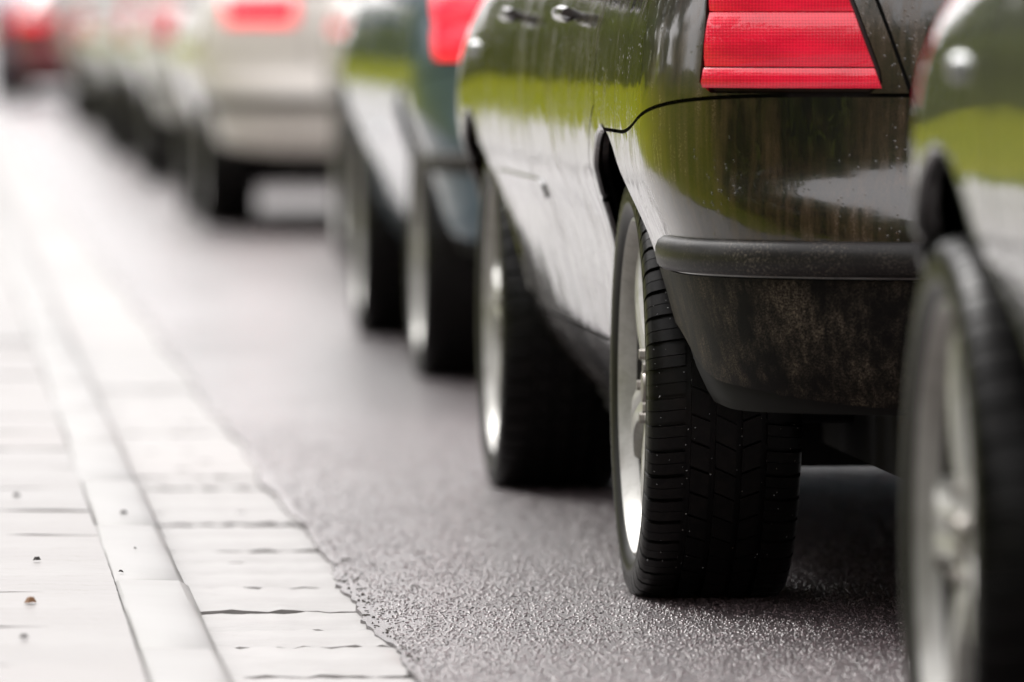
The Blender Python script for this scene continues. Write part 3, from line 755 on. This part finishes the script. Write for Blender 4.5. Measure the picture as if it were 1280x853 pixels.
# placeholders swapped per car
for n in ('PAINT', 'LAMP'): M[n] = bpy.data.materials.new(n)
def dress(root, pm_, lm_):
    for o in root.children_recursive:
        if o.type == 'MESH':
            for sl in o.material_slots:
                if sl.material and sl.material.name in ('PAINT', 'LAMP'):
                    nm = sl.material.name; sl.link = 'OBJECT'; sl.material = M[pm_ if nm == 'PAINT' else lm_]
def copy_tree(o, parent=None):
    c = o.copy(); C.objects.link(c); c.parent = parent
    for ch in o.children: copy_tree(ch, c)
    return c
protos = {k: build_model(k) for k in ('estate', 'hatch', 'saloon')}
protos['saloon_wide'] = build_model('saloon', 0.398, 0.006)
used = set(); CARS = {}
def put_car(key, kind, q, d, pm_, lm_, label, yaw=0.0, axle='rear', name=None):
    """q: distance of the outer tyre wall from the kerb edge; d: depth of the rear (or front) axle"""
    p = protos[kind]; L, W, ra, fa, INS = p['dim']
    c = copy_tree(p)
    ax = ra if axle == 'rear' else fa
    rz = YAW + yaw; s_ = (d - STREET_O.y) / math.cos(YAW) - q * math.tan(YAW)
    P = sw(q, s_); rot = Matrix.Rotation(rz, 3, 'Z')
    c.location = P - rot @ Vector((-(W / 2 - INS), ax, 0)); c.rotation_euler = (0, 0, rz)
    c.name = name or {'estate': 'estate_car', 'hatch': 'hatchback_car', 'saloon': 'saloon_car', 'saloon_wide': 'saloon_car'}[kind]
    if 'dim' in c: del c['dim']
    dress(c, pm_, lm_); tag(c, label, 'car', 'cars queueing along the kerb'); CARS[key] = c
    return c
put_car('B', 'estate', 0.694, 11.40, 'black_paint', 'red_lens', 'dirty wet black estate car with tall red tail light and rubber bumper strip', R(0.2))
put_car('A', 'saloon_wide', 0.705, 8.00, 'grey_paint', 'red_lens', 'dark grey car with silver alloy wheel stopped right behind the black estate car', 0, 'front')
put_car('C', 'hatch', 0.830, 18.50, 'teal_paint', 'lit_red_lens', 'dark teal hatchback with lit brake light right in front of the black estate car')
put_car('F', 'hatch', 1.150, 25.40, 'olive_paint', 'red_lens', 'olive grey hatchback mostly hidden between the teal hatchback and the beige saloon')
put_car('E', 'saloon', 0.81, 32.30, 'beige_paint', 'lit_red_lens', 'pale beige saloon with lit brake lights and dark underside')
put_car('G', 'hatch', 0.850, 41.40, 'white_paint', 'red_lens', 'white hatchback right in front of the beige saloon')
put_car('H', 'estate', 0.850, 49.30, 'silver_paint', 'red_lens', 'silver grey estate car in front of the white hatchback')
put_car('J', 'saloon', 0.950, 57.00, 'cream_paint', 'red_lens', 'cream saloon in front of the silver estate car')
put_car('K', 'hatch', 0.900, 64.50, 'silver_paint', 'red_lens', 'silver hatchback two cars behind the blue one')
put_car('I', 'saloon', 0.560, 81.50, 'red_paint', 'lit_red_lens', 'dark red saloon with glowing brake lights far up the queue')
put_car('L', 'hatch', 0.420, 91.00, 'blue_paint', 'red_lens', 'blue hatchback at the far head of the queue')
for p in protos.values():
    for o in list(p.children_recursive): bpy.data.objects.remove(o)
    bpy.data.objects.remove(p)

# ------------------------------------------------------------------ trees and shrubs on the grass bank beyond the pavement, plus some added to darken reflections
q = NB('leaf'); n = q.noise(6, 3)
q.set(Base_Color=q.mix(n, (0.055, 0.075, 0.006), (0.15, 0.175, 0.012)), Roughness=0.6, Specular_IOR_Level=0.15); M['leaf'] = q.m
q = NB('bark'); q.set(Base_Color=q.mix(q.noise(20, 5, 0.7), (0.05, 0.04, 0.03), (0.12, 0.10, 0.08)), Roughness=0.85); M['bark'] = q.m
def leaves(n, clumps, size, seed):
    r = np.random.default_rng(seed); V = []; F = []
    for i in range(n):
        c = clumps[r.integers(len(clumps))]; d = r.normal(size=3); d /= np.linalg.norm(d); p = np.array(c[:3]) + d * np.array([c[3], c[3], c[4]]) * r.random() ** 0.45
        a = r.normal(size=3); a /= np.linalg.norm(a); b = np.cross(a, r.normal(size=3)); b /= np.linalg.norm(b); s_ = size * r.uniform(0.6, 1.3); k = len(V)
        V += [p - a * s_, p + b * s_ * 0.45, p + a * s_, p - b * s_ * 0.45]; F.append((k, k + 1, k + 2, k + 3))
    return V, F
def make_tree(seed, h):
    r = random.Random(seed); root = empty('tree'); m = MB(); cl = []
    m.tube([(0, 0, -0.3), (0.05, 0.02, h * 0.2), (-0.04, 0.05, h * 0.45), (0.02, 0, h * 0.85)], [0.24, 0.19, 0.14, 0.03], 10)
    for k in range(11):
        a = k * 2.4 + r.random(); z0 = h * r.uniform(0.22, 0.6); ln = h * r.uniform(0.20, 0.34); e = (math.cos(a) * ln, math.sin(a) * ln, z0 + ln * r.uniform(0.2, 0.8))
        m.tube([(0, 0, z0), (e[0] * 0.5, e[1] * 0.5, z0 + (e[2] - z0) * 0.4), e], [0.08, 0.05, 0.015], 6); cl.append((*e, h * 0.13, h * 0.11))
        cl.append((e[0] * 0.7, e[1] * 0.7, e[2] - h * 0.08, h * 0.10, h * 0.09))
    cl += [(0, 0, h * 0.8, h * 0.16, h * 0.16)]
    m.build('trunk', 'bark', root); V, F = leaves(9000, cl, h * 0.022, seed); mesh_obj('crown', V, F, 'leaf', root, False); return root
def make_shrub(seed, h):
    r = random.Random(seed); root = empty('shrub'); m = MB(); cl = []
    for k in range(7):
        a = k * 0.9 + r.random(); e = (math.cos(a) * h * 0.4, math.sin(a) * h * 0.4, h * r.uniform(0.45, 0.85)); m.tube([(0, 0, -0.1), (e[0] * 0.4, e[1] * 0.4, e[2] * 0.5), e], [0.04, 0.03, 0.01], 6)
        cl.append((*e, h * 0.34, h * 0.26)); cl.append((e[0] * 1.1, e[1] * 1.1, h * 0.22, h * 0.3, h * 0.2))
    m.build('stem', 'bark', root); V, F = leaves(5000, cl, h * 0.034, seed); mesh_obj('foliage', V, F, 'leaf', root, False); return root
t0 = make_tree(3, 9.0); s0 = make_shrub(5, 2.6)
for i, (q_, s_) in enumerate([(-10.5 + 0.9 * math.sin(k * 2.7), -14 + k * 11.5) for k in range(20)] + [(-5.5, -16), (-1.5, -24), (4.0, -31), (9.5, -27), (14, -18), (13, -7), (14, 4)]):  # last seven added out of frame to darken rear-facing surfaces
    t = t0 if i == 0 else copy_tree(t0); place(t, q_, s_, 1.65 if q_ < -8 else (0.75 if q_ < -5 else -0.15), i * 1.3); t.scale = (1, 1, random.uniform(0.85, 1.15))
    tag(t, 'leafy green tree out of frame on the grass beside the street', 'tree', 'trees on the grass bank')
SH = [(-8.2 + random.uniform(-0.4, 0.4), -14 + i * 5.0 + random.uniform(-0.6, 0.6), 1.42) for i in range(44)] + [(-3.2 + 0.3 * math.sin(i * 2.0), -9 + i * 1.25, 0.20) for i in range(15)] + [(-random.uniform(3.6, 6.8), 30 + i * 9.0 + random.uniform(-3, 3), 0.6) for i in range(16)]  # near row added to darken the bumper's reflection, last set to break reflected lawn
for i, (q_, s_, z_) in enumerate(SH):
    t = s0 if i == 0 else copy_tree(s0); place(t, q_, s_, z_, i * 2.1); k = random.uniform(0.75, 1.15); t.scale = (k, k, k)
    tag(t, 'rounded green shrub out of frame on the grass bank beside the pavement', 'shrub', 'shrubs on the grass bank')

# ------------------------------------------------------------------ small litter on the pavement and kerb
def unproj(px, py, z): d = FPX * (CAM_H - z) / (py - 30); return Vector(((px - 640) / FPX * d, d, z))
simple('dead_leaf', (0.20, 0.10, 0.045), 0.6); simple('grit', (0.035, 0.03, 0.028), 0.6)
def bit(px, py, size, mat, name, label, cat, grp):
    p = unproj(px, py, KERB_H + 0.001); r = random.Random(int(px * 7 + py)); V = []; n = 7
    for k in range(n):
        a = 2 * math.pi * k / n; rr = size * r.uniform(0.6, 1.2); V.append((rr * math.cos(a), rr * math.sin(a) * 1.3, r.uniform(0.001, 0.003)))
    V += [(v[0] * 0.55, v[1] * 0.55, v[2] + size * 0.7) for v in V]; F = [tuple(range(n, 2 * n))] + [(k, (k + 1) % n, n + (k + 1) % n, n + k) for k in range(n)]
    o = mesh_obj(name, V, F, mat); o.location = p; tag(o, label, cat, grp)
for px, py, sz in ((154, 644, 0.006), (150, 718, 0.004), (45, 703, 0.007), (168, 688, 0.003), (28, 800, 0.006), (19, 622, 0.007)):
    bit(px, py, sz, 'grit', 'pebble', 'tiny dark pebble lying on the pale pavement', 'pebble', 'pebbles on the pavement')
bit(37, 756, 0.010, 'dead_leaf', 'dead_leaf', 'brown scrap of dead leaf on the pale paving slabs', 'leaf', None)
# water drops on the tread of the black car's rear wheel
wl = [o for o in CARS['B'].children if o.name.startswith('wheel')][0]
V = []; F = []; r = random.Random(11)
for i in range(90):
    a = R(r.uniform(150, 235)); x = r.choice((-0.1, -0.085, -0.058, -0.052, -0.022, 0.02, 0.055, 0.075, 0.1)) + r.uniform(-0.006, 0.006); rr = r.uniform(0.0004, 0.0010)
    rad = TYRE_R + 0.0004 - (0.0 if abs(x) < 0.06 else 0.0036 * ((abs(x) - 0.06) / 0.026) ** 1.3); c = Vector((x, rad * math.cos(a), rad * math.sin(a))); k = len(V)
    V += [c + Vector(d) * rr for d in ((1, 0, 0), (-1, 0, 0), (0, 1, 0), (0, -1, 0), (0, 0, 1), (0, 0, -1))]
    F += [(k + i_, k + j_, k + l_) for i_, j_, l_ in ((0, 2, 4), (2, 1, 4), (1, 3, 4), (3, 0, 4), (2, 0, 5), (1, 2, 5), (3, 1, 5), (0, 3, 5))]
o = mesh_obj('water_drops', V, F, 'droplet', wl); o['kind'] = 'stuff'
print('tris', sum(len(o.data.polygons) * 2 for o in bpy.data.objects if o.type == 'MESH'))
